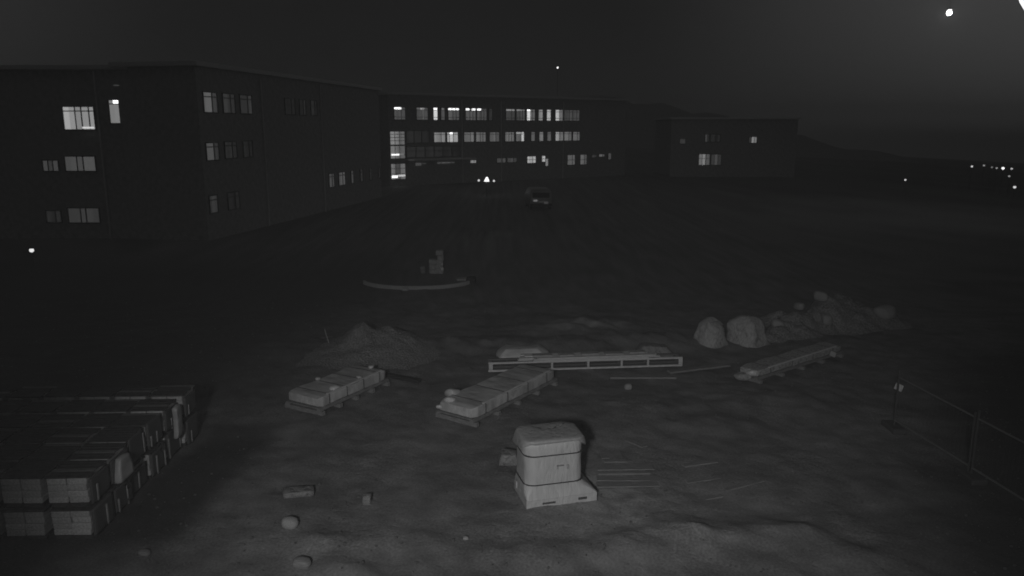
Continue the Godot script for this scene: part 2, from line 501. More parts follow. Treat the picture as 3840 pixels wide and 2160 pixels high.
	window(b, F, 6.5, 4.67, 1.2, 0.98, [[0, 0.45, 39], [0.5, 1, 37]], [], [])
	window(b, F, 5.06, 1.64, 1.4, 1.4, [[0, 0.28, 104], [0.32, 0.6, 125], [0.68, 1, 88]], [0.6], [])
	window(b, F, 6.7, 1.64, 1.3, 1.36, [[0, 0.3, 62], [0.34, 0.64, 68], [0.7, 1, 54]], [], [])
	window(b, F, 11.63, 4.56, 0.97, 0.74, [[0, 0.28, 60], [0.34, 0.64, 130], [0.7, 1, 112]], [], [])

# ---------------------------------------------------------------- lamps
func bulb(parent: Node3D, called: String, at: Vector3, r: float, power: float, energy := 0.0) -> void:
	var m := SphereMesh.new()
	m.radius = r
	m.height = r * 2
	m.radial_segments = 32
	m.rings = 16
	part(m, called, lit(252, power), parent, at)
	if energy > 0:
		var o := OmniLight3D.new()
		o.name = "light"
		o.light_energy = energy
		o.light_size = r
		o.omni_range = 60.0
		o.omni_attenuation = 2.0
		o.shadow_enabled = true
		parent.add_child(o, true)
		o.position = at

func post_lamp(at: Vector3, h: float, r: float, power: float, energy: float, label: String, group := "") -> void:
	var t := thing("post_lamp", label, "lamp", at, 0, group)
	part(rod(Vector3.ZERO, Vector3(0, h - r, 0), 0.014 + h * 0.0012), "post", mat("dark_steel", 0.05, 0.6), t)
	part(rod(Vector3(0, h + r * 0.8, 0), Vector3(0, h + r * 1.1, 0), r * 0.9, 10), "cap", mat("dark_steel", 0.05, 0.6), t)
	bulb(t, "lamp", Vector3(0, h, 0), r, power, energy)

func lamps() -> void:
	# floodlamp hung from a span wire between the building roof and a post outside the view
	var hung := thing("hanging_floodlamp", "glaring white floodlamp hanging high in the right part of the sky", "lamp", Vector3(32.27, 14.8, -60))
	bulb(hung, "lamp", Vector3.ZERO, 0.16, 60.0, 4.0)
	part(rod(Vector3(0, 0.22, 0), Vector3(0, 0.34, 0), 0.2, 12), "cap", mat("dark_steel", 0.05, 0.6), hung)
	part(rod(Vector3(0, 0.34, 0), Vector3(0, 2.6, 0), 0.012), "hanger", mat("dark_steel", 0.05, 0.6), hung)
	part(rod(Vector3(0, 2.6, 0), Vector3(17.7, 3.2, -3.5), 0.006), "span_wire", mat("dark_steel", 0.05, 0.6), hung)
	part(rod(Vector3(0, 2.6, 0), Vector3(-66.0, 3.4, 12.0), 0.006), "span_wire", mat("dark_steel", 0.05, 0.6), hung)
	part(rod(Vector3(17.7, 3.4, -3.5), Vector3(17.7, -17.0, -3.5), 0.09), "post", mat("dark_steel", 0.05, 0.6), hung)
	post_lamp(Vector3(7.11, 0, -125), 15.7, 0.12, 2.5, 0.0, "thin mast behind the long building with one small bright lamp above its roof")
	post_lamp(Vector3(-22.61, 0, -36), 0.86, 0.1, 0.9, 0.0, "low bollard lamp before the left end of the building")
	post_lamp(Vector3(37.86, -0.1, -75), 1.7, 0.09, 0.75, 0.0, "single low lamp on the dark ground far right, left of the lamp row")
	var row := [[50.0, 2.4, 0.11, 0.75, "leftmost lamp"], [51.3, 2.5, 0.1, 0.3, "second lamp from the left"], [52.19, 2.31, 0.1, 0.18, "dim third lamp from the left"], [52.72, 2.22, 0.1, 0.35, "fourth lamp from the left"], [53.4, 2.2, 0.14, 1.6, "brightest lamp"], [54.35, 2.15, 0.11, 0.5, "rightmost lamp"]]
	for r in row:
		post_lamp(Vector3(r[0], -0.65, -85), r[1] + 0.65, r[2], r[3], 0.0, r[4] + " of the short row far right", "lamps in a row far right")
	post_lamp(Vector3(51.0, -0.65, -80), 2.3, 0.1, 0.3, 0.0, "small dim lamp just below the lamp row far right")
	post_lamp(Vector3(42.01, -0.2, -65), 1.85, 0.11, 0.8, 0.0, "lamp by the right picture edge, lower than the lamp row")
	# work lamp with a wedge-shaped glowing head between two small lamps
	var t := thing("work_lamp", "work lamp with glowing wedge head between two small round lamps", "lamp", Vector3(-2.44, 0, -75))
	part(rod(Vector3.ZERO, Vector3(0, 1.38, 0), 0.03), "mast", mat("dark_steel", 0.05, 0.6), t)
	for a in 3:
		part(rod(Vector3(0, 0.7, 0), Vector3(cos(a * TAU / 3 + 0.5), 0, sin(a * TAU / 3 + 0.5)) * 0.6, 0.02), "leg", mat("dark_steel", 0.05, 0.6), t)
	part(box(Vector3(0, 1.36, 0), Vector3(1.6, 0.04, 0.04)), "crossbar", mat("dark_steel", 0.05, 0.6), t)
	var s := st()
	var A := [Vector3(-0.25, 1.45, 0), Vector3(0.27, 1.45, 0), Vector3(0.09, 1.86, 0), Vector3(-0.05, 1.86, 0)]
	for sg in [-1.0, 1.0]:
		var z := Vector3(0, 0, 0.12 * sg)
		quad(s, A[0] + z, A[1] + z, A[2] + z, A[3] + z, z)
	for i in 4:
		var p: Vector3 = A[i]
		var q: Vector3 = A[(i + 1) % 4]
		var z := Vector3(0, 0, 0.12)
		quad(s, p - z, q - z, q + z, p + z, (p + q) * 0.5 - Vector3(0, 1.65, 0))
	part(s, "lamp_head", lit(252, 1.6), t)
	bulb(t, "side_lamp", Vector3(-0.76, 1.55, 0), 0.1, 0.8)
	bulb(t, "side_lamp", Vector3(0.7, 1.5, 0), 0.1, 0.75)
	var o := SpotLight3D.new()
	o.name = "light"
	o.light_energy = 1.2
	o.light_size = 0.25
	o.spot_range = 60
	o.spot_angle = 70
	o.spot_attenuation = 2.0
	o.shadow_enabled = true
	t.add_child(o)
	o.position = Vector3(0, 1.65, 0.2)
	# glowing globe, post and arm added in place of dome glare at the corner
	t = thing("added_glare_light", "white glowing globe added in place of camera dome glare at the upper right picture corner", "lamp", Vector3(7.5, 0, -6))
	part(rod(Vector3.ZERO, Vector3(0, 7.56, 0), 0.06), "post", mat("dark_steel", 0.05, 0.6), t)
	part(rod(Vector3(0, 7.5, 0), Vector3(-2.87, 7.62, 0), 0.03), "arm", mat("dark_steel", 0.05, 0.6), t)
	bulb(t, "glare_globe", Vector3(-3.31, 7.625, 0), 0.43, 1.1)

# ---------------------------------------------------------------- goods on the site
func block_packs() -> void:
	var conc: StandardMaterial3D = grain(mat("block_concrete", 0.58, 0.95), tex(0.06, 0.55, 1.0, 4, 1, 1, 1.1, 256, 5), Vector3.ONE * 1.4, tex(0.12, 0, 1, 3, 1, 1, 1, 256, 6), 0.6)
	var conc_pale: StandardMaterial3D = conc.duplicate()
	conc_pale.resource_name = "block_pale"
	conc_pale.albedo_color = grey(0.68)
	var dark: StandardMaterial3D = grain(mat("block_dirty", 0.08, 0.9), tex(0.05, 0.4, 1.0, 4, 0.4, 2.0, 1.3, 256, 8), Vector3.ONE * 1.2)
	var wood: StandardMaterial3D = mats["wood"]
	var protos := []
	var sides := []
	for v in 4:
		var t := thing("block_pack", "x", "block pack", Vector3.ZERO, 0, "packs of grey blocks stacked at the left")
		for k in 3:
			part(box(Vector3(0, 0.035, -0.24 + 0.24 * k), Vector3(0.58, 0.07, 0.08)), "pallet_runner", dark, t)
		part(box(Vector3(0, 0.078, 0), Vector3(0.6, 0.014, 0.62)), "pallet_deck", dark, t)
		var y := 0.087
		for c in 4:
			for i in 2:
				var w := rng.randf_range(0.292, 0.306)
				part(box(Vector3(-0.154 + 0.308 * i + rng.randf_range(-0.008, 0.008), y + 0.052, rng.randf_range(-0.012, 0.012)), Vector3(w, 0.102, 0.64), 0.012, Basis(Vector3.UP, rng.randf_range(-0.02, 0.02))), "block", conc if rng.randf() < 0.7 else conc_pale, t)
			y += 0.105
		for k in 6:
			part(box(Vector3(rng.randf_range(-0.015, 0.015), y + 0.012, -0.275 + 0.11 * k), Vector3(rng.randf_range(0.66, 0.71), rng.randf_range(0.016, 0.04), 0.1), 0.006, Basis(Vector3.UP, rng.randf_range(-0.02, 0.02))), "cover_slab", dark if rng.randf() < 0.85 else mats["old_board"], t)
		protos.append(t)
	var yaw := 0.03
	var R := Basis(Vector3.UP, yaw)
	var rows := ["front row", "second row from the front", "third row from the front", "fourth row from the front", "fifth row from the front", "sixth row at the back"]
	var cols := ["at the right-hand end", "second from the right end", "third from the right end", "fourth from the right end", "fifth from the right end", "sixth from the right end"]
	var n := 0
	for r in 6:
		for c in [3, 4, 5, 5, 6, 6][r]:
			for layer in 2:
				if layer == 0 and r > 0 and c > 0:
					continue
				var p := Vector3(-7.06, 0, -11.66) + R * Vector3(-0.72 * c + rng.randf_range(-0.02, 0.02) + (0.1 if r == 5 else 0.0) - (0.06 if r == 2 else 0.0), 0, -0.72 * r - (0.08 if r > 3 else 0.0))
				p.y = 0.562 * layer + (0.05 if r == 5 and layer == 1 else 0.0) + 0.01
				var label: String = "grey block pack, %s layer, %s, %s" % [["lower", "upper"][layer], rows[r], cols[c]]
				var turn := yaw + rng.randf_range(-0.025, 0.025)
				if n < 4:
					protos[n].position = p
					protos[n].rotation.y = turn
					protos[n].set_meta("label", label)
				else:
					dup(protos[rng.randi() % 4], p, turn, label)
				n += 1
				if c == 0 and rng.randf() < 0.85:
					var owner_pack: Node3D = get_child(get_child_count() - 1) if n > 4 else protos[n - 1]
					sides.append([owner_pack, p, turn])
	# dark sheets added as shade on the right-hand row ends, with pale creases
	for e in sides:
		var h := rng.randf_range(0.4, 0.5)
		part(lump(Vector3(0.03, h, rng.randf_range(0.58, 0.66)), 0.03, 1.3, rng.randf() * 90, 9), "side_shade", mats["shade_and_band_dark"], e[0], Vector3(0.345, 0.05, 0))
		for k in 2:
			if rng.randf() < 0.7:
				var z := rng.randf_range(-0.3, 0.3)
				part(lump(Vector3(0.02, rng.randf_range(0.2, 0.42), rng.randf_range(0.02, 0.05)), 0.02, 2.0, rng.randf() * 90, 5), "film_crease", mats["pale_wood"], e[0], Vector3(0.375, 0.06, z))
	var film: StandardMaterial3D = mats["film"]
	var t := part(lump(Vector3(0.2, 0.42, 0.5), 0.08, 1.2, 4.0, 8, 0.3, 0.35), "torn_film", film)
	t.position = Vector3(-6.64, 0.60, -12.35)
	tag(t, "torn pale film hanging from the right side of the stacked block packs", "plastic film")
	t = part(lump(Vector3(0.12, 0.7, 0.3), 0.08, 1.4, 14.0, 8, 0.3, 0.2), "torn_film", film)
	t.position = Vector3(-6.72, 0.42, -14.6)
	tag(t, "narrow torn film strip at the rear right side of the block packs", "plastic film")

func white_pallet() -> void:
	var t := thing("wrapped_pallet", "white film-wrapped load on a pallet with two dark straps in the foreground", "pallet load", Vector3(0.775, 0.02, -12.93), 0.258)
	var white: StandardMaterial3D = grain(mat("white_film", 0.5, 0.5), tex(0.02, 0.82, 1.0, 3, 1.6, 0.5, 1.0, 256, 11), Vector3.ONE * 0.9, tex(0.035, 0, 1, 3, 1.6, 0.5, 1, 256, 12), 1.2)
	# pallet: boards below, blocks between
	for z in [-0.35, 0.0, 0.35]:
		part(box(Vector3(0, 0.012, z), Vector3(1.27, 0.024, 0.1)), "pallet_board", mats["wood"], t)
		for x in [-0.56, 0.0, 0.56]:
			part(box(Vector3(x, 0.07, z), Vector3(0.13, 0.09, 0.1)), "pallet_block", mats["wood"], t)
	part(box(Vector3(0, 0.127, 0), Vector3(1.26, 0.022, 0.8)), "pallet_deck", mats["wood"], t)
	# film skirt drawn down over the pallet, torn open at the two fork pockets
	var s := st()
	for e in [[-0.646, -0.36, 0.0, 0.16], [-0.12, 0.30, 0.0, 0.16], [0.46, 0.646, 0.0, 0.16], [-0.36, -0.12, 0.085, 0.16], [-0.36, -0.12, 0.0, 0.045], [0.30, 0.46, 0.1, 0.16], [0.30, 0.46, 0.0, 0.05]]:
		cham(s, Vector3((e[0] + e[1]) * 0.5, (e[2] + e[3]) * 0.5, 0.416), Vector3(e[1] - e[0], e[3] - e[2], 0.012), 0.002)
	for x in [-0.645, 0.645]:
		cham(s, Vector3(x, 0.08, 0), Vector3(0.012, 0.16, 0.82), 0.002)
	cham(s, Vector3(0, 0.08, -0.416), Vector3(1.29, 0.16, 0.012), 0.002)
	part(s, "film_skirt", white, t)
	var rings := []
	for e in [[1.296, 0.846, 0.03, 0.145, 0.0], [1.29, 0.84, 0.04, 0.165, 0.0], [1.22, 0.82, 0.08, 0.25, -0.05], [1.12, 0.80, 0.17, 0.34, -0.1], [1.07, 0.79, 0.2, 0.41, -0.12], [1.07, 0.80, 0.2, 0.6, -0.12], [1.075, 0.80, 0.2, 0.78, -0.12], [1.07, 0.80, 0.2, 0.94, -0.12], [1.065, 0.79, 0.2, 1.04, -0.12], [1.06, 0.79, 0.2, 1.12, -0.12], [1.02, 0.76, 0.2, 1.15, -0.12]]:
		rings.append(ring(e[0], e[1], e[2], e[3], 8, Vector2(e[4], 0)))
	part(loft(rings, 0.03, 4.0), "wrapped_load", white, t)
	for e in [[1.072, 0.79, 0.41], [1.072, 0.80, 0.94]]:
		var a := []
		for k in [[0.0, -0.007], [0.02, -0.007], [0.02, 0.007], [0.0, 0.007]]:
			a.append(ring(e[0] + k[0] + 0.012, e[1] + k[0] + 0.012, 0.2, e[2] + k[1], 8, Vector2(-0.12, 0)))
		part(loft(a, 0.0, 1.0, false), "strap", mat("strap_dark", 0.05, 0.6), t)
	# crumpled sheet over the top, its ends hanging down at both sides
	var cap: StandardMaterial3D = grain(mat("cap_film", 0.37, 0.5), tex(0.04, 0.75, 1.0, 3, 1, 1, 1, 256, 13), Vector3.ONE, tex(0.03, 0, 1, 4, 1, 1, 1.3, 256, 14), 1.2)
	rings = []
	for e in [[1.13, 0.815, 0.2, 1.165, 1.0], [1.13, 0.82, 0.2, 1.185, 0.3], [1.10, 0.80, 0.16, 1.207, 0.0], [1.05, 0.76, 0.16, 1.22, 0.0], [0.8, 0.55, 0.16, 1.226, 0.0], [0.45, 0.3, 0.14, 1.228, 0.0], [0.1, 0.1, 0.05, 1.23, 0.0]]:
		var r := ring(e[0], e[1], e[2], e[3], 14, Vector2(0, 0))
		for i in r.size():
			var side := smoothstep(0.44, 0.55, absf(r[i].x))
			r[i].y += -e[4] * (0.24 if r[i].x > 0 else 0.15) * side * (0.75 + bump.get_noise_2d(r[i].z * 90, r[i].x)) + e[4] * 0.03 * bump.get_noise_2d(r[i].x * 120, 3.0)
			r[i].x += -0.115 + e[4] * 0.05 * signf(r[i].x) * side
		rings.append(r)
	part(loft(rings, 0.035, 6.0), "top_sheet", cap, t)
	for e in [[-0.04, 0.735, 0.13, 0.024, 0.2], [-0.09, 0.70, 0.03, 0.05, 0.32], [0.10, 0.70, 0.035, 0.085, 0.3]]:
		part(box(Vector3(e[0], e[1], 0.402), Vector3(e[2], e[3], 0.02), 0.002), "label_print", mat("label_%d" % int(e[4] * 100), e[4], 0.7), t)

func timber_pack(called: String, label: String, at: Vector3, turn: float, long: float, wide: float, high: float, tails: Array) -> Node3D:
	var t := thing(called, label, "wrapped pack", at, turn)
	var film: StandardMaterial3D = mats["film"] if wide > 0.7 else mats["sack"]
	var wood: StandardMaterial3D = mats["wood"]
	# x runs along the pack
	for k in 5:
		part(box(Vector3(long * (-0.47 + 0.235 * k), 0.05, 0), Vector3(0.11, 0.1, wide + 0.12), 0.008), "bearer", wood, t)
	for s in [-1.0, 1.0]:
		part(box(Vector3(0, 0.125, s * (wide * 0.5 - 0.04)), Vector3(long, 0.05, 0.1), 0.006), "runner", wood, t)
	for k in 7:
		part(box(Vector3(0, 0.16, wide * (-0.43 + 0.143 * k)), Vector3(long * 0.985, 0.025, wide * 0.13), 0.004), "deck_board", wood, t)
	var rings := []
	var n := 22
	for i in n + 1:
		var f := float(i) / n
		var e := minf(f, 1 - f)
		var k := clampf(e * 30.0, 0.0, 1.0)
		var w := wide * lerpf(0.86, 0.95, sqrt(k))
		var h := high * lerpf(0.8, 1.0, sqrt(k))
		var r := PackedVector3Array()
		for p in ring(h, w, 0.025, (f - 0.5) * long * 0.96, 4):
			r.append(p)
		rings.append(r)
	var o := part(loft(rings, 0.025, 4.0, false), "wrapped_load", film, t)
	o.rotation.z = -PI / 2
	o.position.y = 0.175 + high * 0.5
	# slats laid along the upper edge
	part(box(Vector3(long * 0.02, 0.196 + high, wide * 0.45), Vector3(long * 0.8, 0.03, 0.045), 0.004, Basis(Vector3.UP, 0.01)), "edge_slat", mats["bright_wood"], t)
	for k in 4:
		var x := long * (-0.36 + 0.24 * k)
		part(box(Vector3(x, 0.186 + high, 0), Vector3(0.025, 0.012, wide * 0.97), 0.002), "band", mats["shade_and_band_dark"], t)
		part(box(Vector3(x, 0.18 + high * 0.5, wide * 0.49), Vector3(0.025, high, 0.012), 0.002), "band", mats["shade_and_band_dark"], t)
	for k in tails:
		part(lump(Vector3(k[2] * 1.2, k[2] * 0.6, k[2]), k[2] * 0.55, 1.5, k[0] * 3, 10, 0.8), "film_bunch", mats["bright_film"] if k[3] > 0 else film, t, Vector3(k[0], k[1], k[4]))
	return t

func goods() -> void:
	timber_pack("wrapped_pack", "short wrapped pack with a bright film bunch, left of the middle", Vector3(-4.25, 0.02, -18.15), 1.06, 2.55, 1.06, 0.24, [[-0.55, 0.34, 0.22, 1, 0.36], [1.15, 0.42, 0.12, 1, 0.1], [0.35, 0.42, 0.12, 0, 0.37], [-0.3, 0.42, 0.12, 0, -0.4], [-1.05, 0.2, 0.3, 0, -0.3]])
	timber_pack("wrapped_pack", "long wrapped pack pointing at the low frame, in the middle", Vector3(-0.28, 0.02, -17.85), 0.97, 3.6, 1.05, 0.24, [[-1.62, 0.36, 0.24, 1, -0.3], [-1.75, 0.22, 0.16, 1, -0.48], [-1.2, 0.3, 0.35, 0, -0.55], [1.6, 0.25, 0.2, 0, 0.3]])
	timber_pack("wrapped_pack", "dim wrapped pack with a bright end on the right, below the rubble", Vector3(7.75, 0.03, -20.5), 0.65, 4.1, 0.62, 0.16, [[-2.0, 0.14, 0.3, 1, 0.1], [-2.3, 0.05, 0.35, 0, 0.0]])
	# low steel frame with planks on it
	var t := thing("low_frame", "long low frame of rails and posts carrying loose planks", "frame", Vector3(2.02, 0.03, -20.45), 0.10)
	var pale: StandardMaterial3D = mats["pale_wood"]
	for z in [0.17, -0.17]:
		var m: StandardMaterial3D = mats["bright_wood"] if z > 0 else mats["shade_and_band_dark"]  # back rails and posts coloured dark to read as shaded interior
		part(box(Vector3(0, 0.035, z), Vector3(5.38, 0.05, 0.06)), "rail", m, t)
		part(box(Vector3(0, 0.25, z), Vector3(5.38, 0.05, 0.06)), "rail", m, t)
		for x in [-2.62, -0.95, 0.05, 0.98, 1.72, 2.64]:
			part(box(Vector3(x, 0.143, z), Vector3(0.11 if absf(x) > 2 else 0.06, 0.168, 0.05)), "post", m, t)
	for k in 12:
		part(box(Vector3(0.1 + rng.randf_range(-0.25, 0.25), 0.29 + 0.033 * (k / 4), -0.17 + 0.113 * (k % 4)), Vector3(rng.randf_range(3.1, 3.5), 0.03, 0.105), 0.004, Basis(Vector3.UP, rng.randf_range(-0.015, 0.015))), "plank", mats["bright_wood"], t)
	for k in 5:
		part(box(Vector3(-1.2 + 0.66 * k, 0.394, rng.randf_range(-0.05, 0.05)), Vector3(rng.randf_range(0.4, 0.6), 0.04, 0.22), 0.005, Basis(Vector3.UP, rng.randf_range(-0.05, 0.05))), "board_end", pale, t)
	var o := part(lump(Vector3(1.9, 0.34, 0.8), 0.2, 0.6, 2.0, 16, 0.4, 0.4), "tarpaulin", mats["film"])
	o.position = Vector3(0.35, 0.0, -21.5)
	tag(o, "crumpled dim tarpaulin behind the left half of the low frame", "tarpaulin")
	o = part(lump(Vector3(1.3, 0.38, 0.7), 0.18, 0.7, 9.0, 16, 0.4, 0.4), "tarpaulin", mats["dull_film"])
	o.position = Vector3(4.2, 0.0, -21.6)
	tag(o, "small crumpled tarpaulin behind the right end of the low frame", "tarpaulin")
	# planks lying before the frame
	o = part(box(Vector3.ZERO, Vector3(1.75, 0.05, 0.28), 0.005), "plank", mats["wood"])
	o.position = Vector3(3.45, 0.06, -19.55)
	o.rotation.y = 0.0
	tag(o, "plank on the ground before the right half of the low frame", "plank")
	o = part(box(Vector3.ZERO, Vector3(1.9, 0.05, 0.2), 0.005), "plank", mats["wood"])
	o.position = Vector3(5.1, 0.08, -20.2)
	o.rotation.y = 0.35
	tag(o, "plank sticking out beyond the right end of the low frame", "plank")
	o = part(box(Vector3.ZERO, Vector3(1.5, 0.09, 0.16), 0.01), "dark_beam", mat("tarred_wood", 0.03, 0.9))
	o.position = Vector3(-3.05, 0.07, -19.5)
	o.rotation.y = -0.5
	tag(o, "dark beam behind the far end of the short wrapped pack", "beam")

func sacks() -> void:
	var film: StandardMaterial3D = mats["sack"]
	for e in [[6.05, -22.75, 0.86, 0.86, 0.3, "narrower pale bulk sack, left one of the pair before the rubble"], [7.2, -23.0, 1.02, 0.86, 2.2, "broad pale bulk sack, right one of the pair before the rubble"]]:
		var t := thing("bulk_sack", e[5], "sack", Vector3(e[0], 0.02, e[1]), e[4], "pair of bulk sacks")
		var rings := []
		for k in [[1.16, 0.0], [1.15, 0.06], [1.04, 0.16], [1.0, 0.3], [0.98, 0.42], [0.94, 0.52], [0.92, 0.64], [0.8, 0.77], [0.58, 0.88], [0.32, 0.96], [0.1, 1.0]]:
			rings.append(ring(e[2] * k[0], e[2] * k[0] * 0.9, 0.3 * k[0], e[3] * k[1], 8))
		part(loft(rings, 0.15, 4.5), "sack_body", film, t)
		for k in 2:
			var a := Vector3((k - 0.5) * e[2] * 0.6, e[3] * 0.72, 0.2)
			var s := st()
			var prev := a
			for i in 7:
				var q := a + Vector3(0.07 * i * (0.5 - k) * 2.0, 0.17 * sin(PI * (i + 1) / 8.0), 0.02)
				cyl(s, prev, q, 0.016, 0.016, 6)
				prev = q
			part(s, "lifting_loop", mats["dull_film"], t)
	# rubble heap right of the sacks, with chunks on it
	var hs := st()
	hs.set_smooth_group(0)
	var hn := 64
	var hf := func(i: int, j: int) -> Vector3:
		var x := (float(i) / hn - 0.5) * 8.0
		var z := (float(j) / hn - 0.5) * 6.0
		var h := 0.0
		for e in [[-2.6, 1.4, 0.9, 0.5, 0.4], [-1.4, 0.7, 0.7, 0.7, 0.7], [-0.5, 0.1, 0.6, 0.6, 0.6], [0.1, -0.6, 0.55, 0.7, 1.0], [1.0, -1.2, 0.8, 0.7, 1.05], [0.7, 0.2, 0.7, 0.6, 0.5], [1.9, -0.3, 0.8, 0.6, 0.7], [-1.6, -0.3, 0.6, 0.6, 0.5]]:
			h += 0.85 * e[4] * exp(-((x - e[0]) / e[2]) ** 2 - ((z - e[1]) / e[3]) ** 2)
		var k := minf(1.0, h * 2.5)
		return Vector3(x, h + k * (0.22 * bump.get_noise_2d(x * 38, z * 38) + 0.07 * bump.get_noise_2d(x * 120, z * 120 + 60)) - 0.1, z)
	for i in hn:
		for j in hn:
			quad(hs, hf.call(i, j), hf.call(i + 1, j), hf.call(i + 1, j + 1), hf.call(i, j + 1), Vector3.UP)
	var heap := part(hs, "rubble_heap", mats["rubble"])
	heap.position = Vector3(10.5, 0, -25.0)
	tag(heap, "uneven heap of rubble and earth on the right, behind the bulk sacks", "rubble heap")
	var lumps := [[8.5, -23.9, 0.5, 0.34, "lowest pale chunk on the rubble heap, nearest the bulk sacks"], [10.3, -24.3, 0.55, 0.45, "pale chunk at the front middle of the rubble heap"], [10.45, -25.4, 0.5, 1.05, "pale chunk high on the rubble heap"], [12.1, -24.6, 0.8, 0.55, "broad pale chunk at the right end of the rubble heap"], [9.5, -24.9, 0.4, 0.75, "small chunk on the left slope of the rubble heap"]]
	for i in lumps.size():
		var e: Array = lumps[i]
		var o := part(lump(Vector3(e[2], e[2] * 0.7, e[2] * 0.8), e[2] * 0.4, 0.9, i * 7.0, 12, 0.75, 0.1), "rubble_chunk", mats["chunk"])
		o.position = Vector3(e[0], e[3] - e[2] * 0.35, e[1])
		o.rotation.y = i * 1.3
		tag(o, e[4], "rubble", "chunks on the rubble heap")
	# earth mound with a thin rod
	var s := st()
	s.set_smooth_group(0)
	var n := 40
	var f := func(i: int, j: int) -> Vector3:
		var x := (float(i) / n - 0.5) * 4.6
		var z := (float(j) / n - 0.5) * 4.2
		var d := sqrt((x / 1.75) ** 2 + (z / 1.7) ** 2)
		var h := 0.62 * exp(-d * d * 1.2) + 0.3 * exp(-((x + 0.55) / 0.38) ** 2 - (z / 0.5) ** 2) + 0.12 * exp(-((x - 0.6) / 0.5) ** 2 - (z / 0.5) ** 2)
		return Vector3(x, h * (1.0 + 0.25 * bump.get_noise_2d(x * 40, z * 40)) + 0.03 * bump.get_noise_2d(x * 110, z * 110) * minf(1, h * 3) - 0.08, z)
	for i in n:
		for j in n:
			quad(s, f.call(i, j), f.call(i + 1, j), f.call(i + 1, j + 1), f.call(i, j + 1), Vector3.UP)
	var m := part(s, "earth_mound", mats["rubble"])
	m.position = Vector3(-4.0, 0, -22.3)
	tag(m, "heap of loose earth behind the short wrapped pack", "earth heap")
	m = part(rod(Vector3(0, -0.1, 0), Vector3(-0.18, 0.62, 0), 0.012), "steel_rod", mats["pale_wood"])
	m.position = Vector3(-5.4, 0, -22.3)
	tag(m, "thin leaning rod stuck in the ground left of the earth heap", "rod")

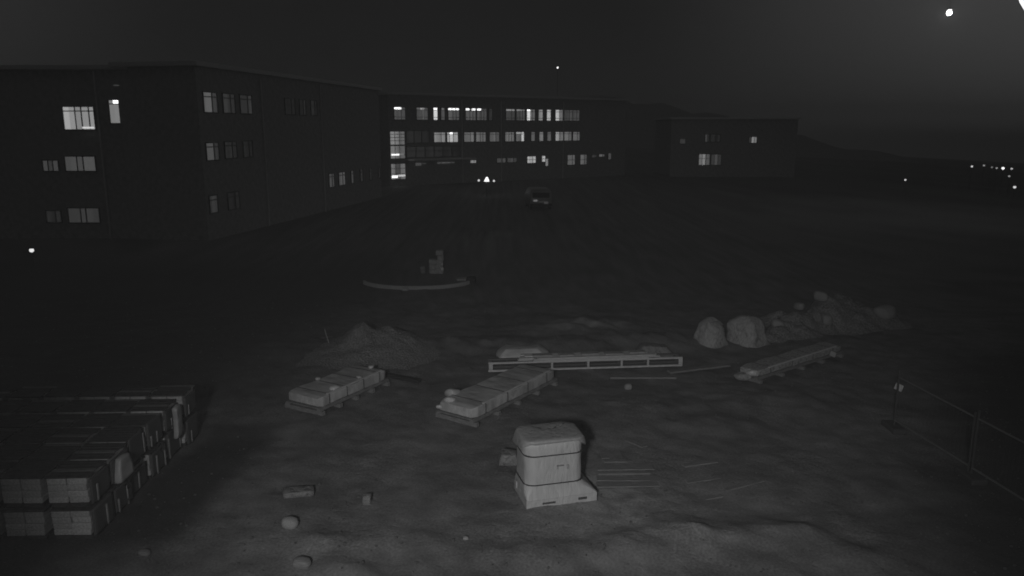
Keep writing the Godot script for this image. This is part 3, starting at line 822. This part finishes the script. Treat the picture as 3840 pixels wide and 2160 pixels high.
func ring_and_van() -> void:
	# round shaft edge with goods standing in it
	var s := st()
	var n := 28
	for i in n:
		var a := PI * (0.03 + 0.87 * i / n)
		var b := PI * (0.03 + 0.87 * (i + 1) / n)
		var p := Vector3(cos(a) * 2.35, 0.08, sin(a) * 1.75)
		var q := Vector3(cos(b) * 2.35, 0.08, sin(b) * 1.75)
		cham(s, (p + q) * 0.5, Vector3((q - p).length() + 0.01, 0.16, 0.11), 0.02, Basis(Vector3.UP, -atan2(q.z - p.z, q.x - p.x)))
	var o := part(s, "curved_kerb", mats["pale_concrete"])
	o.position = Vector3(-4.05, 0, -32.75)
	tag(o, "long curved pale kerb of a round bed in the middle distance", "kerb")
	o = part(box(Vector3.ZERO, Vector3(0.24, 0.12, 0.2), 0.02), "kerb_stone", mats["pale_concrete"])
	o.position = Vector3(-4.35, 0.06, -30.85)
	tag(o, "small stone lying against the front of the curved kerb", "stone")
	o = part(box(Vector3.ZERO, Vector3(0.75, 0.07, 0.45), 0.01), "slab", mats["pale_concrete"])
	o.position = Vector3(-2.05, 0.05, -33.1)
	o.rotation.y = 0.15
	tag(o, "flat pale slab beyond the right end of the curved kerb", "slab")
	o = part(lump(Vector3(0.42, 0.3, 0.4), 0.06, 1.0, 6.0, 8, 0.5), "dark_bucket", mat("tarred_wood", 0.03, 0.9))
	o.position = Vector3(-1.72, 0, -32.3)
	tag(o, "dark lump at the right end of the curved kerb", "lump")
	var t := thing("stacked_sacks", "tall pale stack of sacks standing inside the curved kerb", "sack stack", Vector3(-3.35, 0, -34.7))
	for k in 5:
		part(lump(Vector3(0.34 + rng.randf_range(-0.03, 0.03), 0.24, 0.4), 0.05, 1.1, k * 5.0, 7, 0.25), "sack", mats["sack"], t, Vector3(0.09 + rng.randf_range(-0.02, 0.02), k * 0.205, 0))
	for k in 3:
		part(lump(Vector3(0.34, 0.24, 0.4), 0.05, 1.1, k * 5.0 + 40, 7, 0.25), "sack", mats["sack"], t, Vector3(-0.24 + rng.randf_range(-0.02, 0.02), k * 0.2, 0.02))
	part(lump(Vector3(0.12, 0.14, 0.06), 0.03, 2.0, 7.0, 6, 0.4), "film_scrap", mats["bright_film"], t, Vector3(0.2, 0.16, 0.21))
	part(lump(Vector3(0.08, 0.1, 0.06), 0.03, 2.0, 3.0, 6, 0.4), "film_scrap", mats["bright_film"], t, Vector3(0.2, 0.4, 0.2))
	o = part(lump(Vector3(0.25, 0.36, 0.3), 0.05, 1.0, 31.0, 8, 0.4), "single_sack", mats["dull_film"])
	o.position = Vector3(-4.05, 0, -34.6)
	tag(o, "dim single sack left of the tall sack stack", "sack")
	# parked van seen from its rear
	t = thing("parked_van", "dark parked van far off with faint glowing rear reflectors", "van", Vector3(2.15, 0, -64.2), 0.08)
	var paint := mat("van_paint", 0.22, 0.35)
	var rings := []
	for e in [[1.74, 4.2, 0.2, 0.32], [1.84, 4.36, 0.22, 0.5], [1.86, 4.4, 0.22, 0.95], [1.7, 3.2, 0.25, 1.45], [1.56, 2.8, 0.25, 1.62], [1.4, 2.6, 0.25, 1.66]]:
		rings.append(ring(e[0], e[1], e[2], e[3], 6, Vector2(0, 0.45 if e[3] > 1 else 0.0)))
	part(loft(rings), "body", paint, t)
	part(box(Vector3(0, 1.22, 2.14), Vector3(1.36, 0.42, 0.05), 0.02, Basis(Vector3.RIGHT, -0.22)), "rear_window", mat("dark_glass", 0.03, 0.1), t)
	part(box(Vector3(0, 0.46, 2.2), Vector3(1.78, 0.2, 0.12), 0.03), "bumper", mat("tyre_rubber", 0.04, 0.8), t)
	part(box(Vector3(0.02, 0.7, 2.215), Vector3(0.5, 0.12, 0.03), 0.004), "number_plate", mat("plate_white", 0.7, 0.4), t)
	part(box(Vector3(-0.45, 0.8, 2.215), Vector3(0.32, 0.14, 0.04), 0.02), "glowing_reflector", lit(105), t)  # glow put in to imitate light thrown back by the van rear
	part(box(Vector3(0.4, 0.62, 2.23), Vector3(0.34, 0.2, 0.04), 0.02), "glowing_reflector", lit(58), t)
	for x in [-0.8, 0.8]:
		for z in [-1.35, 1.35]:
			part(rod(Vector3(x - 0.1, 0.32, z), Vector3(x + 0.1, 0.32, z), 0.32, 16), "wheel", mat("tyre_rubber", 0.04, 0.8), t)

func fence() -> void:
	var steel: StandardMaterial3D = mat("galvanised", 0.06, 0.6)
	var pts := [Vector3(8.4, 0, -16.04), Vector3(8.68, 0, -13.6), Vector3(8.95, 0, -11.2), Vector3(9.2, 0, -8.8)]
	var names := ["farthest fence panel, beside the paler hanging plate", "middle fence panel on the right", "nearest fence panel, cut off by the right picture edge"]
	for i in 3:
		var t := thing("fence_panel", names[i], "fence", pts[i], 0, "panels of the site fence on the right")
		var d: Vector3 = pts[i + 1] - pts[i]
		var u := d.normalized()
		part(rod(Vector3(0, -0.05, 0), Vector3(0, 1.36, 0), 0.022), "post", steel, t)
		part(rod(u * (d.length() - 0.09) + Vector3(0, -0.05, 0), u * (d.length() - 0.09) + Vector3(0, 1.3, 0), 0.02), "post", steel, t)
		part(rod(Vector3(0, 1.2, 0), u * (d.length() - 0.08) + Vector3(0, 1.2, 0), 0.02), "rail", mat("rail_steel", 0.15, 0.6), t)
		part(rod(Vector3(0, 0.22, 0), u * (d.length() - 0.08) + Vector3(0, 0.22, 0), 0.02), "rail", mat("rail_steel", 0.15, 0.6), t)
		var s := st()
		var k := 0.12
		while k < d.length() - 0.12:
			cyl(s, u * k + Vector3(0, 0.22, 0), u * k + Vector3(0, 1.2, 0), 0.0018, 0.0018, 4)
			k += 0.12
		part(s, "wire_mesh", mat("wire", 0.05, 0.7), t).set_meta("kind", "stuff")
		part(box(Vector3(0, 0.05, 0), Vector3(0.3, 0.12, 0.6), 0.02), "foot_block", mat("foot_rubber", 0.07, 0.9), t)
	for e in [[8.36, 0.98, -16.6, 0.17, 0.15, 0.32, "pale blank plate hung on the fence, the brighter of two"], [8.02, 0.92, -19.4, 0.15, 0.13, 0.16, "dim plate hung further back on the fence"]]:
		var o := part(box(Vector3.ZERO, Vector3(e[3], e[4], 0.012), 0.003), "sign_plate", mat("plate_%d" % int(e[5] * 100), e[5] * 1.6, 0.6))
		o.position = Vector3(e[0] + 0.35, e[1] - 0.2, e[2])
		o.rotation = Vector3(-0.15, -0.75, -0.25)
		tag(o, e[6], "sign")

func litter() -> void:
	var conc: StandardMaterial3D = mats["pale_concrete"]
	var wood: StandardMaterial3D = mats["wood"]
	var stones := [[-3.7, -11.75, 0.3, 0.19, "pale round stone in the left foreground"], [2.96, -18.56, 0.22, 0.17, "small pale stone alone before the low frame"], [-5.75, -10.95, 0.2, 0.1, "small flat stone near the lower left corner of the site"], [-0.75, -11.4, 0.1, 0.07, "tiny pale stone at the bottom middle"], [-3.2, -10.6, 0.3, 0.16, "low stone by the bottom edge left of the middle"]]
	for e in stones:
		var o := part(lump(Vector3(e[2], e[3], e[2] * 0.8), e[2] * 0.3, 1.3, e[0], 8, 0.85), "stone", mats["chunk"] if e[1] < -11 else mats["old_board"])
		o.position = Vector3(e[0], hgt(e[0], e[1]) - 0.02, e[1])
		tag(o, e[4], "stone")
	# boards to the right of the white pallet
	var boards := [[2.15, -13.35, 1.15, 0.16, 0.03, "lowest pale board right of the white pallet"], [2.15, -13.78, 1.0, 0.07, 0.02, "thin bright batten right of the white pallet"], [2.05, -14.3, 0.46, 0.08, 0.02, "short batten behind the thin bright one"], [2.0, -14.62, 0.42, 0.26, 0.0, "small square board, topmost right of the white pallet"], [2.2, -13.58, 1.2, 0.14, -0.02, "dull wide board between the lowest board and the thin bright batten"], [2.2, -14.05, 1.1, 0.2, 0.03, "dull wide board behind the thin bright batten"], [2.6, -15.2, 0.5, 0.12, -0.9, "slanting board end farthest right of the white pallet"]]
	for e in boards:
		var o := part(box(Vector3.ZERO, Vector3(e[2], 0.024, e[3] * 1.3), 0.005), "board", wood if e[3] < 0.075 else mats["old_board"])
		o.position = Vector3(e[0], hgt(e[0], e[1]) + 0.004, e[1])
		o.rotation.y = e[4]
		tag(o, e[5], "board", "boards scattered right of the white pallet")
	var dim := [[3.75, -12.95, 0.8, 0.06, 0.35, "nearest of the dim slanting battens on the right"], [3.6, -13.55, 0.7, 0.07, 0.3, "second of the dim slanting battens on the right"], [3.7, -14.2, 0.75, 0.08, 0.3, "farthest of the dim slanting battens on the right"], [4.3, -13.3, 0.9, 0.06, 0.45, "dim batten at the right of the slanting ones"]]
	for e in dim:
		var o := part(box(Vector3.ZERO, Vector3(e[2], 0.03, e[3] * 1.6), 0.005), "batten", mats["old_board"])
		o.position = Vector3(e[0], hgt(e[0], e[1]) + 0.002, e[1])
		o.rotation.y = e[4]
		tag(o, e[5], "batten", "dim battens on the ground")
	var o := part(lump(Vector3(0.42, 0.3, 0.5), 0.12, 1.3, 22.0, 10, 0.4, 0.3), "film_heap", mats["dull_film"])
	o.position = Vector3(-0.05, 0, -14.2)
	tag(o, "dim heap of crumpled film left of the white pallet", "plastic film")
	o = part(lump(Vector3(0.1, 0.16, 0.08), 0.03, 2.0, 12.0, 6, 0.4), "film_scrap", mats["film"])
	o.position = Vector3(0.12, 0.1, -13.0)
	tag(o, "small bright film scrap at the left foot of the white pallet", "plastic film")
	o = part(lump(Vector3(0.55, 0.1, 0.26), 0.05, 1.2, 52.0, 8, 0.2), "flat_rag", mats["dull_film"])
	o.position = Vector3(-3.85, hgt(-3.85, -12.9), -12.9)
	o.rotation.y = 0.3
	tag(o, "flat pale rag on the ground in the left foreground", "rag")
	o = part(lump(Vector3(0.16, 0.22, 0.16), 0.05, 1.6, 61.0, 7, 0.4), "weed_clump", mats["dull_film"])
	o.position = Vector3(-2.55, 0, -12.6)
	tag(o, "small upright clump on bare ground left of the white pallet", "clump")
	# loose stones all over the site
	var mm := MultiMesh.new()
	mm.transform_format = MultiMesh.TRANSFORM_3D
	var s := lump(Vector3(1, 0.7, 0.9), 0.28, 0.25, 3.0, 3, 0.7)
	s.generate_normals()
	s.set_material(mats["rubble"])
	mm.mesh = s.commit()
	mm.instance_count = 7000
	for i in 7000:
		var z := -9.0 - 20.0 * pow(rng.randf(), 1.4)
		var x := rng.randf_range(-0.8, 0.85) * (-z)
		var k := 0.010 + 0.05 * pow(rng.randf(), 6.0)
		mm.set_instance_transform(i, Transform3D(Basis(Vector3.UP, rng.randf() * TAU).scaled(Vector3.ONE * k), Vector3(x, hgt(x, z) - k * 0.2, z)))
	var g := MultiMeshInstance3D.new()
	g.multimesh = mm
	g.name = "gravel"
	g.set_meta("kind", "stuff")
	g.set_meta("label", "loose gravel scattered over the bare ground of the site")
	add_child(g)

func hill() -> void:
	var s := st()
	s.set_smooth_group(0)
	var n := 70
	var f := func(i: int, j: int) -> Vector3:
		var x := -120.0 + 420.0 * i / n
		var z := -380.0 + 120.0 * j / 10
		var crest := 19.0 * smoothstep(-80.0, 30.0, x) * smoothstep(190.0, 30.0, x) + 3.0 * bump.get_noise_2d(x * 1.2, 5.0) + 1.2 * bump.get_noise_2d(x * 6, 15.0)
		return Vector3(x, (crest + 1.0) * sin(PI * j / 10.0) - 2.0 - maxf(0, x - 40) * 0.06, z)
	for i in n:
		for j in 10:
			quad(s, f.call(i, j), f.call(i + 1, j), f.call(i + 1, j + 1), f.call(i, j + 1), Vector3.UP)
	part(s, "hill", mat("hill_soil", 0.3, 1.0)).set_meta("kind", "structure")

func _ready() -> void:
	# camera on a mast, looking slightly down
	var cam := Camera3D.new()
	cam.name = "camera"
	cam.position = Vector3(0, 6.5, 0)
	cam.rotation_degrees = Vector3(-11.7, 0, 0)
	cam.fov = 40.852
	cam.near = 0.1
	cam.far = 1200
	add_child(cam)
	# the lens is a little out of focus, as the lamps far off show
	var att := CameraAttributesPhysical.new()
	att.frustum_focal_length = 47.0
	att.frustum_focus_distance = 5.0
	att.exposure_aperture = 5.5
	cam.attributes = att
	cam.fov = 40.852
	cam.near = 0.1
	cam.far = 1200
	# night sky, with lamp glare and lens flare painted in at the sides
	var im := Image.create(512, 256, false, Image.FORMAT_RGBF)
	var cn := FastNoiseLite.new()
	cn.seed = 9
	cn.frequency = 0.9
	cn.fractal_octaves = 3
	for y in 256:
		for x in 512:
			var az := wrapf((x + 0.5) / 512.0 * 360.0, -180.0, 180.0)
			var el := 90.0 - (y + 0.5) / 256.0 * 180.0
			var d := Vector3(sin(deg_to_rad(az)) * cos(deg_to_rad(el)), sin(deg_to_rad(el)), -cos(deg_to_rad(az)) * cos(deg_to_rad(el)))
			var up := 0.35 + 0.65 * smoothstep(-4.0, 10.0, el) - 0.9 * smoothstep(16.0, 50.0, el)
			var v := SKY_BASE + maxf(up, 0.0) * (SKY_RIGHT * smoothstep(6.0, 36.0, az) * smoothstep(110.0, 50.0, az) + SKY_LEFT * smoothstep(20.0, 40.0, -az) * smoothstep(110.0, 50.0, -az))
			v *= 1.0 + 0.10 * cn.get_noise_3dv(d * 2.0)
			im.set_pixel(x, y, Color(v, v, v))
	var pano := PanoramaSkyMaterial.new()
	pano.panorama = ImageTexture.create_from_image(im)
	var env := Environment.new()
	env.background_mode = Environment.BG_SKY
	env.sky = Sky.new()
	env.sky.sky_material = pano
	env.tonemap_mode = Environment.TONE_MAPPER_LINEAR
	env.tonemap_exposure = 1.0
	env.sdfgi_enabled = true
	env.ssao_enabled = true
	env.ssil_enabled = true
	env.fog_enabled = true
	env.fog_density = FOG
	env.fog_light_color = Color(0.9, 0.9, 0.9)
	var we := WorldEnvironment.new()
	we.name = "environment"
	we.environment = env
	add_child(we)
	var moon := DirectionalLight3D.new()
	moon.name = "moonlight"
	moon.light_energy = 0.004
	moon.light_angular_distance = 10.0
	moon.shadow_enabled = true
	moon.rotation_degrees = Vector3(-60, -30, 0)
	add_child(moon)
	unit_box = BoxMesh.new()
	rng.seed = 20
	bump.seed = 7
	bump.frequency = 0.04
	bump.fractal_octaves = 3
	# added unseen lamp and mast, standing in for the camera infrared lamp
	var t := thing("added_yard_light", "added unseen lamp behind the camera, standing in for its infrared lamp", "lamp", Vector3(LAMP_X, 0, LAMP_Z))
	part(rod(Vector3(0, 0, 0.2), Vector3(0, 7.5, 0.2), 0.06), "mast", mat("dark_steel", 0.05, 0.6), t)
	part(box(Vector3(0, 7.6, 0), Vector3(0.24, 0.18, 0.16)), "housing", mat("dark_steel", 0.05, 0.6), t)
	part(box(Vector3(0, 7.6, -0.09), Vector3(0.18, 0.12, 0.016)), "lamp_face", lit(252, 2.0), t)
	var spot := SpotLight3D.new()
	spot.name = "light"
	spot.light_energy = LAMP_E
	spot.light_size = 0.35
	spot.spot_angle = LAMP_CONE
	spot.spot_angle_attenuation = 1.0
	spot.spot_range = 80
	spot.spot_attenuation = 2.0
	spot.shadow_enabled = true
	t.add_child(spot)
	spot.position = Vector3(0, 7.6, -0.14)
	spot.look_at_from_position(t.position + spot.position, AIM)

	# shared materials
	var rough := tex(0.05, 0.0, 1.0, 4, 1, 1, 1.2, 256, 21)
	var fine := tex(0.09, 0.55, 1.0, 4, 1, 1, 1.2, 512, 22)
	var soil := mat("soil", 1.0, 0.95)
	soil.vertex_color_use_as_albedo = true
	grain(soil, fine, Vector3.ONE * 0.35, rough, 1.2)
	soil.uv1_world_triplanar = true
	var streak := tex(0.04, 0.5, 1.0, 4, 0.25, 3.0, 1.3, 256, 23)
	grain(mat("wood", 0.26, 0.85), streak, Vector3.ONE * 1.5)
	grain(mat("pale_wood", 0.42, 0.8), streak, Vector3.ONE * 1.5)
	grain(mat("bright_wood", 0.68, 0.8), streak, Vector3.ONE * 1.5)
	grain(mat("chunk", 0.34, 0.95), fine, Vector3.ONE * 0.9)
	grain(mat("shade_and_band_dark", 0.13, 0.5), fine, Vector3.ONE * 0.9)  # for pack bands, and for sheets and rails darkened as shade
	grain(mat("old_board", 0.23, 0.9), streak, Vector3.ONE * 1.5)
	var crease := tex(0.03, 0.0, 1.0, 4, 1, 1, 1.4, 256, 24)
	grain(mat("film", 0.56, 0.4), tex(0.02, 0.62, 1.0, 4, 0.5, 1.6, 1.4, 256, 33), Vector3.ONE * 0.4, crease, 1.2)
	grain(mat("dull_film", 0.24, 0.6), fine, Vector3.ONE * 0.8, crease, 3.0)
	grain(mat("bright_film", 0.75, 0.3), fine, Vector3.ONE * 0.8, crease, 2.0)
	grain(mat("sack", 0.45, 0.8), tex(0.05, 0.45, 1.0, 4, 3.0, 0.7, 1.5, 256, 34), Vector3.ONE * 0.8, crease, 3.0)
	grain(mat("rubble", 0.32, 0.95), tex(0.06, 0.35, 1.0, 4, 1, 1, 1.6, 256, 35), Vector3.ONE * 0.9, rough, 4.0)
	grain(mat("pale_concrete", 0.45, 0.9), fine, Vector3.ONE * 0.9, rough, 1.0)

	ground(soil)
	hill()
	buildings()
	lamps()
	block_packs()
	white_pallet()
	goods()
	sacks()
	ring_and_van()
	fence()
	litter()
